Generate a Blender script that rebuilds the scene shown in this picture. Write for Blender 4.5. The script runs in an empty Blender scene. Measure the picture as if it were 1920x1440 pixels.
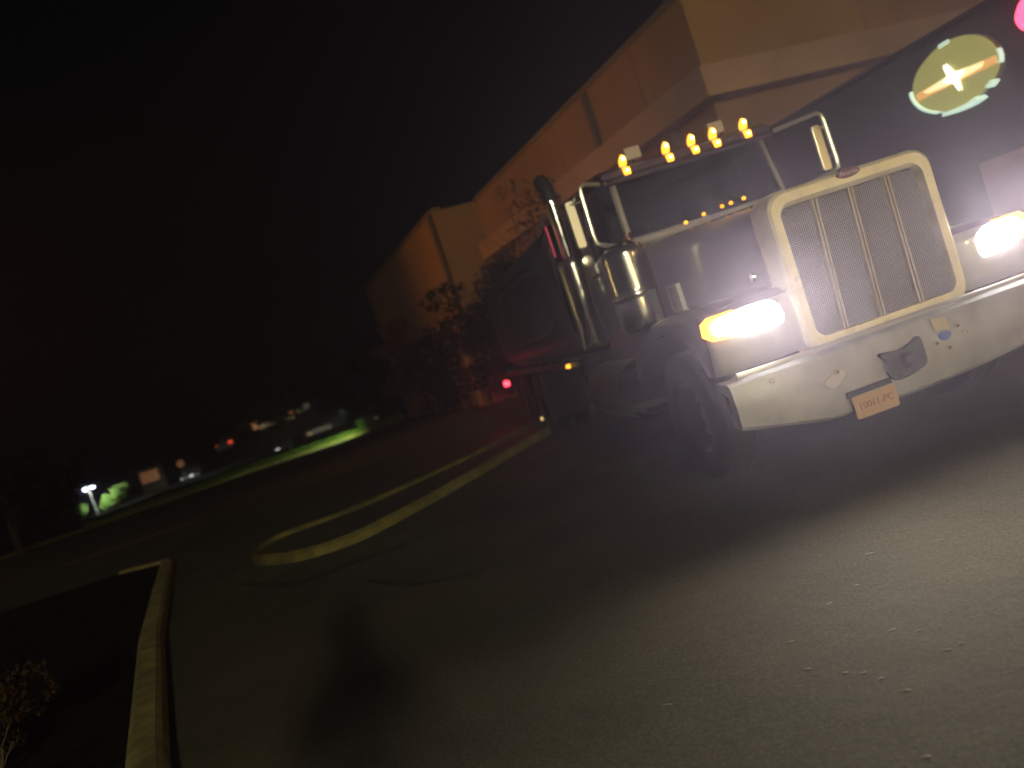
import bpy, bmesh, math, random
from mathutils import Vector, Matrix
import numpy as np
R = math.radians
scene = bpy.context.scene
COL = scene.collection
rnd = random.Random(7)

# ------------------------------------------------------------------ materials
def mat(name, base=(.5, .5, .5), rough=.5, metal=0., coat=0., emit=None, es=0., noise=None, bump=None, spec=.5, trans=0., alpha=1.):
    m = bpy.data.materials.new(name); m.use_nodes = True
    nt = m.node_tree; b = nt.nodes['Principled BSDF']
    b.inputs['Base Color'].default_value = (*base, 1)
    b.inputs['Roughness'].default_value = rough
    b.inputs['Metallic'].default_value = metal
    b.inputs['Specular IOR Level'].default_value = spec
    b.inputs['Coat Weight'].default_value = coat
    b.inputs['Coat Roughness'].default_value = .04
    b.inputs['Transmission Weight'].default_value = trans
    b.inputs['Alpha'].default_value = alpha
    if emit:
        b.inputs['Emission Color'].default_value = (*emit, 1); b.inputs['Emission Strength'].default_value = es
    tc = None
    if noise or bump:
        tc = nt.nodes.new('ShaderNodeTexCoord')
    if noise:
        sc_, amt, det = noise
        n = nt.nodes.new('ShaderNodeTexNoise'); n.inputs['Scale'].default_value = sc_; n.inputs['Detail'].default_value = det
        nt.links.new(tc.outputs['Object'], n.inputs['Vector'])
        r = nt.nodes.new('ShaderNodeValToRGB')
        r.color_ramp.elements[0].position = .3; r.color_ramp.elements[1].position = .72
        r.color_ramp.elements[0].color = (*[c * (1 - amt) for c in base], 1)
        r.color_ramp.elements[1].color = (*[min(1, c * (1 + amt)) for c in base], 1)
        nt.links.new(n.outputs['Fac'], r.inputs['Fac']); nt.links.new(r.outputs['Color'], b.inputs['Base Color'])
        rr = nt.nodes.new('ShaderNodeMapRange'); rr.inputs['To Min'].default_value = max(0, rough - .08); rr.inputs['To Max'].default_value = min(1, rough + .1)
        nt.links.new(n.outputs['Fac'], rr.inputs['Value']); nt.links.new(rr.outputs['Result'], b.inputs['Roughness'])
    if bump:
        sc_, st, dist = bump
        n2 = nt.nodes.new('ShaderNodeTexNoise'); n2.inputs['Scale'].default_value = sc_; n2.inputs['Detail'].default_value = 6
        nt.links.new(tc.outputs['Object'], n2.inputs['Vector'])
        bp = nt.nodes.new('ShaderNodeBump'); bp.inputs['Strength'].default_value = st; bp.inputs['Distance'].default_value = dist
        nt.links.new(n2.outputs['Fac'], bp.inputs['Height']); nt.links.new(bp.outputs['Normal'], b.inputs['Normal'])
    return m

def asphalt_mat():
    m = mat('asphalt', (.06, .055, .043), .82)
    nt = m.node_tree; b = nt.nodes['Principled BSDF']; L = nt.links
    tc = nt.nodes.new('ShaderNodeTexCoord')
    def noise(s, d):
        n = nt.nodes.new('ShaderNodeTexNoise'); n.inputs['Scale'].default_value = s; n.inputs['Detail'].default_value = d
        L.new(tc.outputs['Object'], n.inputs['Vector']); return n
    def ramp(n, p0, p1, c0, c1):
        r = nt.nodes.new('ShaderNodeValToRGB'); e = r.color_ramp.elements
        e[0].position = p0; e[1].position = p1; e[0].color = (*c0, 1); e[1].color = (*c1, 1)
        L.new(n.outputs[0], r.inputs['Fac']); return r
    big = ramp(noise(.7, 5), .3, .75, (.034, .032, .022), (.084, .075, .048))
    fine = ramp(noise(60, 4), .32, .7, (.6, .6, .6), (1.35, 1.33, 1.28))
    v = nt.nodes.new('ShaderNodeTexVoronoi'); v.inputs['Scale'].default_value = 130
    L.new(tc.outputs['Object'], v.inputs['Vector'])
    agg = nt.nodes.new('ShaderNodeValToRGB'); e = agg.color_ramp.elements
    e[0].position = .82; e[1].position = .96; e[0].color = (0, 0, 0, 1); e[1].color = (.04, .036, .028, 1)
    sp = nt.nodes.new('ShaderNodeSeparateColor'); L.new(v.outputs['Color'], sp.inputs['Color']); L.new(sp.outputs['Red'], agg.inputs['Fac'])
    mu = nt.nodes.new('ShaderNodeMix'); mu.data_type = 'RGBA'; mu.blend_type = 'MULTIPLY'; mu.inputs['Factor'].default_value = 1
    L.new(big.outputs['Color'], mu.inputs['A']); L.new(fine.outputs['Color'], mu.inputs['B'])
    ad = nt.nodes.new('ShaderNodeMix'); ad.data_type = 'RGBA'; ad.blend_type = 'ADD'; ad.inputs['Factor'].default_value = 1
    L.new(mu.outputs['Result'], ad.inputs['A']); L.new(agg.outputs['Color'], ad.inputs['B'])
    L.new(ad.outputs['Result'], b.inputs['Base Color'])
    bp = nt.nodes.new('ShaderNodeBump'); bp.inputs['Strength'].default_value = .15; bp.inputs['Distance'].default_value = .004
    L.new(v.outputs['Distance'], bp.inputs['Height'])
    bp2 = nt.nodes.new('ShaderNodeBump'); bp2.inputs['Strength'].default_value = .3; bp2.inputs['Distance'].default_value = .03
    L.new(noise(5, 6).outputs[0], bp2.inputs['Height']); L.new(bp.outputs['Normal'], bp2.inputs['Normal'])
    L.new(bp2.outputs['Normal'], b.inputs['Normal'])
    return m

def mesh_mat():
    # woven wire grille screen: light wires over dark gaps, laid out in the part's own coordinates
    m = mat('grille_wire', (.42, .38, .34), .5, .35)
    nt = m.node_tree; b = nt.nodes['Principled BSDF']; L = nt.links
    tc = nt.nodes.new('ShaderNodeTexCoord'); sx = nt.nodes.new('ShaderNodeSeparateXYZ'); L.new(tc.outputs['Object'], sx.inputs[0])
    def math_(op, a, b_):
        n = nt.nodes.new('ShaderNodeMath'); n.operation = op
        for i, q in enumerate((a, b_)):
            if q is None: continue
            if isinstance(q, (int, float)): n.inputs[i].default_value = q
            else: L.new(q, n.inputs[i])
        return n.outputs[0]
    p = math_('MULTIPLY', math_('ADD', sx.outputs[0], sx.outputs[2]), 2 * math.pi / .030)
    q = math_('MULTIPLY', math_('SUBTRACT', sx.outputs[0], sx.outputs[2]), 2 * math.pi / .030)
    h = math_('MULTIPLY', math_('SINE', p, None), math_('SINE', q, None))
    r = nt.nodes.new('ShaderNodeValToRGB'); e = r.color_ramp.elements
    e[0].position = .46; e[1].position = .7; e[0].color = (.27, .235, .21, 1); e[1].color = (.03, .027, .025, 1)
    mr = nt.nodes.new('ShaderNodeMapRange'); mr.inputs['From Min'].default_value = -1; L.new(h, mr.inputs['Value'])
    L.new(mr.outputs['Result'], r.inputs['Fac']); L.new(r.outputs['Color'], b.inputs['Base Color'])
    bp = nt.nodes.new('ShaderNodeBump'); bp.inputs['Strength'].default_value = .7; bp.inputs['Distance'].default_value = .006; bp.invert = True
    L.new(mr.outputs['Result'], bp.inputs['Height']); L.new(bp.outputs['Normal'], b.inputs['Normal'])
    return m

def leaf_mat(name, c0, c1):
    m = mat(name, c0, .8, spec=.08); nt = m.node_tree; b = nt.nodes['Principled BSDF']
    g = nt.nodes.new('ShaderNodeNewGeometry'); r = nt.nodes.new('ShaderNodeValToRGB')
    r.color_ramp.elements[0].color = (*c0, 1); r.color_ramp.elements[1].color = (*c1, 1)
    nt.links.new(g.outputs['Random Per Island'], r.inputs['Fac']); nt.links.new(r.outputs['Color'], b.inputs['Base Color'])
    return m

M = {}
M['asphalt'] = asphalt_mat()
M['mesh'] = mesh_mat()
M['crack'] = mat('crack_sealant', (.012, .012, .011), .6)
M['hood'] = mat('plum_paint', (.10, .065, .11), .32, coat=1.)
M['fender'] = mat('pale_front_paint', (.50, .48, .48), .42, .15, coat=.5, noise=(3, .08, 3))
M['cab'] = mat('dark_cab_paint', (.10, .068, .105), .32, coat=1.)
M['surround'] = mat('brushed_bright_metal', (.86, .79, .52), .38, .35, noise=(5, .13, 6))
M['bumper'] = mat('worn_bumper_metal', (.37, .37, .39), .45, .35, noise=(4, .22, 7), bump=(9, .05, .01))
M['alu'] = mat('dull_fuel_tank_metal', (.10, .10, .10), .35, .8)
M['chrome'] = mat('chrome', (.80, .79, .76), .16, 1.)
M['gbar'] = mat('grille_bar_metal', (.48, .43, .31), .4, .4)
M['redref'] = mat('red_reflector', (.5, .03, .08), .3, emit=(1., .06, .18), es=.35)  # self-glow put in for the red glint beside the stack
M['chrome_soft'] = mat('dull_chrome', (.72, .69, .62), .3, .75)
M['trim'] = mat('pale_window_trim', (.42, .39, .36), .5, .1)
M['rubber'] = mat('tyre_rubber', (.018, .018, .019), .75, bump=(40, .2, .004))
M['black'] = mat('black_plastic', (.016, .016, .017), .5)
M['frame'] = mat('black_frame_paint', (.022, .021, .022), .5)
M['rim'] = mat('grey_rim', (.05, .048, .048), .4, .6)
M['glass'] = mat('window_glass', (.30, .33, .36), .02, trans=1., spec=.6); M['glass'].node_tree.nodes['Principled BSDF'].inputs['IOR'].default_value = 1.12
M['tank'] = mat('dark_tank_paint', (.035, .03, .032), .55, noise=(1.2, .2, 3))
M['panel'] = mat('tank_panel', (.05, .044, .048), .45, noise=(2, .12, 3))
M['panel_edge'] = mat('tank_panel_edge', (.10, .088, .085), .5)
M['strap'] = mat('tank_lettering', (.075, .065, .065), .5)
M['seat'] = mat('grey_seat_cloth', (.10, .095, .09), .8)
M['headlamp'] = mat('headlamp_lens', (.9, .9, .9), .2, emit=(1., .96, .93), es=9)
M['turn'] = mat('amber_turn_lens', (.9, .35, .04), .3, emit=(1., .36, .03), es=4)
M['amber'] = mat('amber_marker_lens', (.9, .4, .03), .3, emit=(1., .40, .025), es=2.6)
M['amber_core'] = mat('amber_marker_bulb', (.9, .6, .2), .3, emit=(1., .66, .17), es=8)
M['red'] = mat('red_lens', (.8, .02, .03), .3, emit=(1., .03, .05), es=10)
M['emblem'] = mat('red_emblem', (.16, .035, .05), .35)
M['script'] = mat('emblem_script', (.5, .42, .38), .4)
M['plate'] = mat('orange_plate', (.52, .33, .15), .55, noise=(30, .06, 3))
M['plate_text'] = mat('plate_characters', (.26, .14, .06), .6)
M['hook'] = mat('dark_tow_plate', (.03, .034, .036), .7, noise=(14, .35, 4))
M['sticker'] = mat('beige_sticker', (.50, .43, .28), .6)
M['blue'] = mat('blue_decal', (.05, .10, .42), .5)
M['stucco'] = mat('tan_stucco', (.36, .195, .055), .9, noise=(.35, .22, 6), bump=(20, .2, .01))
M['stucco_pink'] = mat('pink_stucco', (.48, .29, .155), .9, noise=(.5, .18, 6), bump=(20, .2, .01))
M['stucco_dark'] = mat('brown_stucco', (.17, .11, .07), .9, noise=(.5, .15, 5))
M['cap'] = mat('parapet_metal', (.22, .16, .10), .6)
M['spout'] = mat('downspout_metal', (.09, .06, .035), .6)
M['darkwall'] = mat('dark_cladding', (.040, .022, .026), .75, noise=(.8, .15, 4))
M['palewall'] = mat('rose_plaster', (.34, .21, .17), .85, noise=(1.5, .12, 4))
M['gold'] = mat('olive_gold_sign_face', (.3, .28, .10), .5, emit=(.40, .385, .095), es=.62)
M['signbar'] = mat('orange_sign_tube', (.8, .4, .1), .4, emit=(1., .50, .15), es=.72)
M['signbeam'] = mat('warm_sign_tube', (.9, .8, .5), .4, emit=(1., .86, .42), es=1.15)
M['signstar'] = mat('white_sign_tube', (.9, .9, .8), .4, emit=(1., .97, .80), es=2.2)
M['signrim'] = mat('mint_sign_edge', (.8, .9, .85), .4, emit=(.60, .86, .68), es=.9)
M['signback'] = mat('sign_can', (.16, .15, .08), .5)
M['redneon'] = mat('red_neon', (.9, .1, .2), .4, emit=(1., .06, .14), es=4)
M['kerb'] = mat('kerb_concrete', (.26, .22, .09), .85, noise=(5, .5, 7), bump=(40, .25, .006))
M['kerb_yellow'] = mat('yellow_kerb_paint', (.125, .108, .027), .8, noise=(4, .55, 7), bump=(30, .2, .005))
M['soil'] = mat('soil', (.012, .009, .006), .95, noise=(5, .4, 6), bump=(12, .8, .05), spec=.05)
M['grass'] = leaf_mat('grass_blades', (.05, .085, .018), (.10, .15, .035))
M['line'] = mat('worn_orange_line', (.62, .32, .07), .8, noise=(6, .4, 6))
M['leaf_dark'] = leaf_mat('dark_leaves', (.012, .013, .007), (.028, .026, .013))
M['leaf_green'] = leaf_mat('green_leaves', (.05, .09, .02), (.13, .19, .05))
M['leaf_brown'] = leaf_mat('brown_leaves', (.06, .035, .02), (.13, .08, .045))
M['leaf_umber'] = leaf_mat('umber_leaves', (.018, .010, .004), (.04, .022, .008))
M['bark'] = mat('bark', (.06, .045, .03), .9, bump=(25, .6, .02))
M['hill'] = mat('hill_scrub', (.012, .014, .010), .95, noise=(.05, .4, 6))
M['farwall'] = mat('far_wall', (.14, .12, .09), .85, noise=(.4, .15, 4))
M['farroof'] = mat('far_roof', (.04, .035, .03), .8)
M['warmwin'] = mat('warm_lit_window', (.6, .5, .3), .5, emit=(.95, .70, .36), es=.30)
M['dimwin'] = mat('dim_lit_window', (.4, .38, .3), .5, emit=(.6, .56, .40), es=.16)
M['orangewin'] = mat('orange_lit_sign', (.6, .3, .1), .5, emit=(1., .42, .14), es=.55)
M['lampwhite'] = mat('white_lamp', (.9, .95, 1.), .4, emit=(.55, .75, 1.), es=7)
M['sodium'] = mat('sodium_lamp', (1., .6, .2), .4, emit=(1., .55, .14), es=150)
M['sodium_dim'] = mat('brown_lamp_glow', (.5, .25, .1), .4, emit=(.55, .22, .08), es=.30)
M['warm_head'] = mat('warm_street_lamp', (1., .9, .7), .4, emit=(1., .70, .30), es=2600)
M['globe'] = mat('gold_lamp_globe', (1., .8, .4), .4, emit=(1., .68, .20), es=3600)
M['pole'] = mat('grey_pole', (.10, .10, .10), .5, .3)
M['carpaint'] = mat('far_car_paint', (.05, .055, .06), .3, coat=1.)
M['carlight'] = mat('far_car_lamp', (.9, .9, .9), .3, emit=(.9, .95, 1.), es=1.6)
M['carred'] = mat('far_car_tail', (.8, .05, .05), .3, emit=(1., .08, .03), es=1.4)
M['chip'] = mat('pale_stone_chip', (.33, .31, .26), .4)
M['skin'] = mat('skin', (.45, .28, .20), .55)
M['jacket'] = mat('dark_jacket', (.03, .03, .04), .85)
M['trouser'] = mat('trousers', (.04, .045, .06), .85)
M['hair'] = mat('dark_hair', (.02, .014, .01), .6)

# ------------------------------------------------------------------ geometry helpers
def link(o, parent=None):
    COL.objects.link(o)
    if parent is not None: o.parent = parent
    return o
def obj(name, bm, m, parent=None, smooth=False, bevel=0., seg=2):
    me = bpy.data.meshes.new(name); bmesh.ops.recalc_face_normals(bm, faces=bm.faces[:])
    if smooth:
        for e in bm.edges:
            if len(e.link_faces) == 2 and e.calc_face_angle(0) > R(32): e.smooth = False
    bm.to_mesh(me); bm.free()
    o = bpy.data.objects.new(name, me); me.materials.append(m)
    if smooth:
        for p in me.polygons: p.use_smooth = True
    if bevel:
        mod = o.modifiers.new('Bevel', 'BEVEL'); mod.width = bevel; mod.segments = seg; mod.limit_method = 'ANGLE'; mod.angle_limit = R(35)
    return link(o, parent)
def tag(o, label, cat, group=None, kind=None):
    if label: o['label'] = label
    if cat: o['category'] = cat
    if group: o['group'] = group
    if kind: o['kind'] = kind
    return o
def thing(name, label, cat, loc=(0, 0, 0), rz=0., group=None):
    o = bpy.data.objects.new(name, None); o.location = loc; o.rotation_euler = (0, 0, rz); o.empty_display_size = .2
    return tag(link(o), label, cat, group)
def struct(name, bm, m, **k):
    o = obj(name, bm, m, **k); o['kind'] = 'structure'; return o
B = bmesh.new
def box(bm, x0, x1, y0, y1, z0, z1):
    v = [bm.verts.new(p) for p in ((x0, y0, z0), (x1, y0, z0), (x1, y1, z0), (x0, y1, z0), (x0, y0, z1), (x1, y0, z1), (x1, y1, z1), (x0, y1, z1))]
    for f in ((0, 1, 2, 3), (4, 5, 6, 7), (0, 1, 5, 4), (1, 2, 6, 5), (2, 3, 7, 6), (3, 0, 4, 7)): bm.faces.new([v[i] for i in f])
    return bm
def frame_of(d):
    d = Vector(d).normalized(); a = Vector((0, 0, 1)) if abs(d.z) < .9 else Vector((1, 0, 0))
    u = d.cross(a).normalized(); return u, d.cross(u).normalized()
def tube(bm, pts, r, n=12, closed=False, caps=True):
    pts = [Vector(p) for p in pts]; N = len(pts); rings = []
    rs = r if isinstance(r, (list, tuple)) else [r] * N
    u = None
    for i, p in enumerate(pts):
        if closed: d = pts[(i + 1) % N] - pts[i - 1]
        else: d = pts[min(i + 1, N - 1)] - pts[max(i - 1, 0)]
        d.normalize()
        if u is None: u, w = frame_of(d)
        else:
            u = (u - d * u.dot(d)).normalized(); w = d.cross(u).normalized()
        rings.append([bm.verts.new(p + (u * math.cos(2 * math.pi * k / n) + w * math.sin(2 * math.pi * k / n)) * rs[i]) for k in range(n)])
    for i in range(N if closed else N - 1):
        a, b = rings[i], rings[(i + 1) % N]
        for k in range(n): bm.faces.new((a[k], a[(k + 1) % n], b[(k + 1) % n], b[k]))
    if caps and not closed: bm.faces.new(rings[0]); bm.faces.new(rings[-1])
    return bm
def loft(bm, rings, closed=True, caps=True):
    vr = [[bm.verts.new(p) for p in r] for r in rings]
    for a, b in zip(vr, vr[1:]):
        n = len(a)
        for k in range(n if closed else n - 1): bm.faces.new((a[k], a[(k + 1) % n], b[(k + 1) % n], b[k]))
    if caps and closed: bm.faces.new(vr[0]); bm.faces.new(vr[-1])
    return bm
def lathe(bm, prof, c, axis='x', n=40):
    # prof: (radius, along) pairs round the axis through c
    rings = []
    for k in range(n):
        a = 2 * math.pi * k / n; ring = []
        for r, t in prof:
            p = {'x': (t, r * math.cos(a), r * math.sin(a)), 'y': (r * math.cos(a), t, r * math.sin(a)), 'z': (r * math.cos(a), r * math.sin(a), t)}[axis]
            ring.append(bm.verts.new(Vector(c) + Vector(p)))
        rings.append(ring)
    for k in range(n):
        a, b = rings[k], rings[(k + 1) % n]
        for i in range(len(prof) - 1):
            bm.faces.new((a[i], a[i + 1], b[i + 1], b[i]))
    bmesh.ops.remove_doubles(bm, verts=bm.verts[:], dist=1e-5)
    return bm
def prism(bm, pts, f, d):
    # pts: 2-D outline, f maps it to space, d: extrusion vector
    d = Vector(d); a = [bm.verts.new(f(*p)) for p in pts]; b = [bm.verts.new(v.co + d) for v in a]
    bm.faces.new(a); bm.faces.new(b); n = len(a)
    for k in range(n): bm.faces.new((a[k], a[(k + 1) % n], b[(k + 1) % n], b[k]))
    return bm
def rrect(hw, z0, z1, r, n=6, cx=0., crown=0.):
    out = []
    for (sx, cz, a0) in ((1, z0 + r, -90), (1, z1 - r, 0), (-1, z1 - r, 90), (-1, z0 + r, 180)):
        for k in range(n + 1):
            a = R(a0 + 90 * k / n)
            x = cx + sx * (hw - r) + r * math.cos(a); z = cz + r * math.sin(a)
            if crown and z > (z0 + z1) / 2: z += crown * (1 - (x - cx) ** 2 / hw ** 2) * (z - (z0 + z1) / 2) / ((z1 - z0) / 2)
            out.append((x, z))
    return out
def smooth_poly(pts, n=4):
    out = []; N = len(pts)
    for i in range(N):
        p0, p1, p2, p3 = (pts[(i + k - 1) % N] for k in range(4))
        for s in range(n):
            t = s / n
            out.append(tuple(.5 * (2 * b + (c - a) * t + (2 * a - 5 * b + 4 * c - d) * t * t + (3 * b - a - 3 * c + d) * t ** 3) for a, b, c, d in zip(p0, p1, p2, p3)))
    return out
def text_mesh(name, s, size, m, parent, mw, depth=.002, shear=0.):
    cu = bpy.data.curves.new(name, 'FONT'); cu.body = s; cu.size = size; cu.extrude = depth; cu.align_x = 'CENTER'; cu.align_y = 'CENTER'; cu.shear = shear
    t = bpy.data.objects.new(name + '_curve', cu); COL.objects.link(t)
    bpy.context.view_layer.update()
    me = bpy.data.meshes.new_from_object(t.evaluated_get(bpy.context.evaluated_depsgraph_get()))
    bpy.data.objects.remove(t); bpy.data.curves.remove(cu)
    me.name = name; me.transform(mw); me.materials.clear(); me.materials.append(m)
    return link(bpy.data.objects.new(name, me), parent)

# ------------------------------------------------------------------ camera
H = 1.5
cam = bpy.data.cameras.new('Camera'); co = link(bpy.data.objects.new('Camera', cam))
cam.sensor_width = 36; cam.sensor_fit = 'HORIZONTAL'; cam.lens = 1460 / 1920 * 36
cam.clip_start = .05; cam.clip_end = 2000
co.location = (0, 0, H)
co.matrix_world = Matrix.Translation((0, 0, H)) @ Matrix.Rotation(R(90 - 2.35), 4, 'X') @ Matrix.Rotation(R(ROLL_SIGN * 18.45) if (ROLL_SIGN := -1) else 0, 4, 'Z')
cam.dof.use_dof = True; cam.dof.focus_distance = 4.0; cam.dof.aperture_fstop = 1.15; cam.dof.aperture_blades = 0
scene.camera = co

# ------------------------------------------------------------------ ground and setting
bm = B(); box(bm, -400, 400, -60, 700, -.5, 0); g = struct('ground', bm, M['asphalt'])

def ribbon(bm, pts, w, z):
    n = len(pts); L_ = []; R_ = []
    ws = w if isinstance(w, (list, tuple)) else [w] * n
    for i in range(n):
        a = Vector(pts[max(i - 1, 0)]); b = Vector(pts[min(i + 1, n - 1)]); d = (b - a).normalized(); nn = Vector((-d.y, d.x))
        p = Vector(pts[i]); L_.append(bm.verts.new((*(p + nn * ws[i] / 2), z))); R_.append(bm.verts.new((*(p - nn * ws[i] / 2), z)))
    for i in range(n - 1): bm.faces.new((L_[i], R_[i], R_[i + 1], L_[i + 1]))
    return bm
def wiggle(pts, n, amp, seed):
    r = random.Random(seed); out = []
    for a, b in zip(pts, pts[1:]):
        for k in range(n):
            t = k / n; out.append((a[0] + (b[0] - a[0]) * t + r.uniform(-amp, amp), a[1] + (b[1] - a[1]) * t + r.uniform(-amp, amp)))
    out.append(pts[-1]); return out
r_ = random.Random(4)
for nm, pts, w, sd in (('crack_line', [(-3.46, 8.46), (-2.59, 7.53), (-2.12, 7.65), (-1.52, 7.74), (-.86, 8.15), (-.01, 8.56)], .07, 1), ('crack_line', [(-1.72, 6.68), (-1.31, 6.13), (-.98, 5.9), (-.63, 5.73), (.1, 5.75)], .05, 2)):
    p = wiggle(pts, 8, .03, sd)
    struct(nm, ribbon(B(), p, [w * r_.uniform(.35, 1.3) for _ in p], .004), M['crack'])

def kerb(name, pts, w, h, m, closed=False):
    # kerb stone of width w and height h along a path, slightly rounded arris
    bm = B(); n = len(pts); rings = []
    for i in range(n):
        a = Vector(pts[i - 1] if closed else pts[max(i - 1, 0)]); b = Vector(pts[(i + 1) % n] if closed else pts[min(i + 1, n - 1)])
        d = (b - a).normalized(); nn = Vector((-d.y, d.x)); p = Vector(pts[i])
        prof = [(-w / 2, -.1), (-w / 2 + .02, h - .03), (-w / 2 + .05, h), (w / 2 - .04, h), (w / 2, h - .04), (w / 2, -.1)]
        rings.append([(*(p + nn * s), z) for s, z in prof])
    if closed: rings.append(rings[0])
    loft(bm, rings, True, not closed)
    bmesh.ops.remove_doubles(bm, verts=bm.verts[:], dist=1e-5)
    return obj(name, bm, m)
def bed(name, pts, z):
    bm = B(); bm.faces.new([bm.verts.new((x, y, z)) for x, y in pts]); return struct(name, bm, M['soil'])

# island with a rounded yellowish kerb by the truck's tail
isl = smooth_poly([(1.9, 15.6), (.03, 12.34), (-.59, 11.21), (-1.31, 10.0), (-2.05, 8.95), (-2.45, 8.72), (-2.95, 8.85), (-3.54, 9.4), (-3.79, 9.98), (-3.80, 10.46), (-3.6, 10.75), (-3.05, 10.85), (-2.51, 11.1), (-1.8, 11.75), (-.9, 12.8), (.5, 15.)], 4)
tag(kerb('island_kerb', isl, .14, .12, M['kerb_yellow'], True), 'worn yellow kerb looping round the narrow island beside the truck', 'kerb')
bed('island_bed', isl, .06).data.materials[0] = M['asphalt']
# near-left planting bed
kl = [(-1.55, 2.2), (-2.47, 4.1), (-3.80, 6.95), (-5.03, 9.85), (-5.82, 11.75), (-5.98, 12.05), (-6.25, 12.18), (-6.9, 12.5)]
tag(kerb('bed_kerb', kl, .21, .13, M['kerb']), 'broad concrete kerb of the dark planting bed, running straight to its corner', 'kerb')
bed('planting_bed', kl + [(-30, 14), (-30, -6), (-1.2, -6)], .09)
bm = B(); ribbon(bm, wiggle([(-11.6, 18.7), (-8.2, 19.0)], 5, .01, 3), .3, .005); struct('road_marking', bm, M['line'])

# green verge at the far edge of the car park
vg = [(-5.5, 37.2), (-7.1, 36.7), (-9.8, 36.2), (-12.65, 35.6), (-14.8, 34.), (-19., 32.6), (-30., 30.)]
tag(kerb('verge_kerb', vg, .16, .12, M['kerb_yellow']), 'long low far kerb in front of the green grass strip', 'kerb')
bm = B(); bm.faces.new([bm.verts.new((x, y, .1)) for x, y in [(-5.4, 37.3)] + [(x, y + .1) for x, y in vg] + [(-30, 44), (-6, 46)]]); struct('verge', bm, M['soil'])
def blades(name, region, n, hgt, m, seed, z=.08, parent=None):
    r = np.random.default_rng(seed); P = []; F = []
    for i in range(n):
        x, y = region(r); a = r.uniform(0, 6.28); h = hgt * r.uniform(.5, 1.2); w = .012 * r.uniform(.7, 1.6) * (1 + hgt * 4)
        dx, dy = math.cos(a) * w, math.sin(a) * w; lx, ly = r.normal(0, h * .3), r.normal(0, h * .3)
        k = len(P); P += [(x - dx, y - dy, z), (x + dx, y + dy, z), (x + lx, y + ly, z + h)]; F.append((k, k + 1, k + 2))
    me = bpy.data.meshes.new(name); me.from_pydata(P, [], F); me.materials.append(m)
    return link(bpy.data.objects.new(name, me), parent)
def on_verge(r):
    i = r.integers(0, len(vg) - 2); t = r.uniform(); a, b = vg[i], vg[i + 1]; s = abs(r.normal(0, .2)) + .1
    return a[0] + (b[0] - a[0]) * t + s * .25, a[1] + (b[1] - a[1]) * t + s
gr = blades('grass', on_verge, 9000, .22, M['grass'], 5, .1); gr['kind'] = 'stuff'

# hills against the night sky
def hill(name, xs, zs, y, depth):
    bm = B(); n = len(xs); r = random.Random(3); rows = []
    for j in range(9):
        t = j / 8; row = []
        for i in range(n):
            hh = zs[i] * math.sin(math.pi * min(1, t * .5 + .0)) if t < 1 else zs[i]
            row.append((xs[i] + r.uniform(-2, 2), y - depth * (1 - t), max(-2, hh * t ** .8 + r.uniform(-.5, .5))))
        rows.append(row)
    rows.append([(x, y + 120, -2) for x in xs])
    loft(bm, rows, False, False); o = struct(name, bm, M['hill'], smooth=True)
    return o
hill('hills', [-240, -180, -140, -110, -92, -78, -66, -56, -48, -40, -30, -18, 0, 30, 80, 140], [5, 7, 6, 7, 8, 9.5, 15, 18, 21, 22.5, 24, 25, 26, 24, 20, 14], 230, 90)

# ------------------------------------------------------------------ trees and shrubs
def crown_mesh(name, blobs, n, leaf, m, parent, seed):
    r = np.random.default_rng(seed); P = []; F = []
    vol = np.array([b[3] * b[4] * b[5] for b in blobs]); vol = vol / vol.sum()
    for bi, cnt in zip(range(len(blobs)), r.multinomial(n, vol)):
        cx, cy, cz, ax, ay, az = blobs[bi]
        for _ in range(cnt):
            d = r.normal(size=3); d /= np.linalg.norm(d); q = r.uniform(.25, 1) ** .5 * (1 + r.normal(0, .07))
            c = np.array([cx, cy, cz]) + d * q * np.array([ax, ay, az])
            u = r.normal(size=3); u /= np.linalg.norm(u); v = np.cross(u, r.normal(size=3)); v /= np.linalg.norm(v)
            s = leaf * r.uniform(.5, 1.4); k = len(P)
            P += [tuple(c - u * s), tuple(c + v * s * .45), tuple(c + u * s), tuple(c - v * s * .45)]; F.append((k, k + 1, k + 2, k + 3))
    me = bpy.data.meshes.new(name); me.from_pydata(P, [], F); me.materials.append(m)
    return link(bpy.data.objects.new(name, me), parent)
def limbs(bm, base, hgt, spread, r0, seed, depth=3):
    r = random.Random(seed)
    def grow(p, d, l, rad, lev):
        pts = [p]; rr = [rad]
        for k in range(4):
            d = (d + Vector((r.uniform(-.18, .18), r.uniform(-.18, .18), r.uniform(-.05, .12)))).normalized()
            p = p + d * l / 4; pts.append(p); rr.append(rad * (1 - .14 * (k + 1)))
        tube(bm, pts, rr, 7 if lev > 1 else 5, caps=True)
        if lev > 0:
            for _ in range(3 if lev > 1 else 4):
                a = r.uniform(0, 6.28); nd = (d * .6 + Vector((math.cos(a) * spread, math.sin(a) * spread, r.uniform(.1, .5)))).normalized()
                i = r.choice((2, 3, 4)); grow(pts[i], nd, l * r.uniform(.55, .8), rr[i] * .6, lev - 1)
    grow(Vector(base), Vector((0, 0, 1)), hgt, r0, depth); return bm
def tree(name, label, cat, loc, hgt, blobs, n, leaf, m, seed, trunk=(.4, .1, .7, 2), group=None):
    t = thing(name, label, cat, loc, 0, group)
    obj('trunk', limbs(B(), (0, 0, -.05), hgt * trunk[0], trunk[2], trunk[1], seed, trunk[3]), M['bark'], t)
    crown_mesh('crown', blobs, n, leaf, m, t, seed)
    return t
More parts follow.
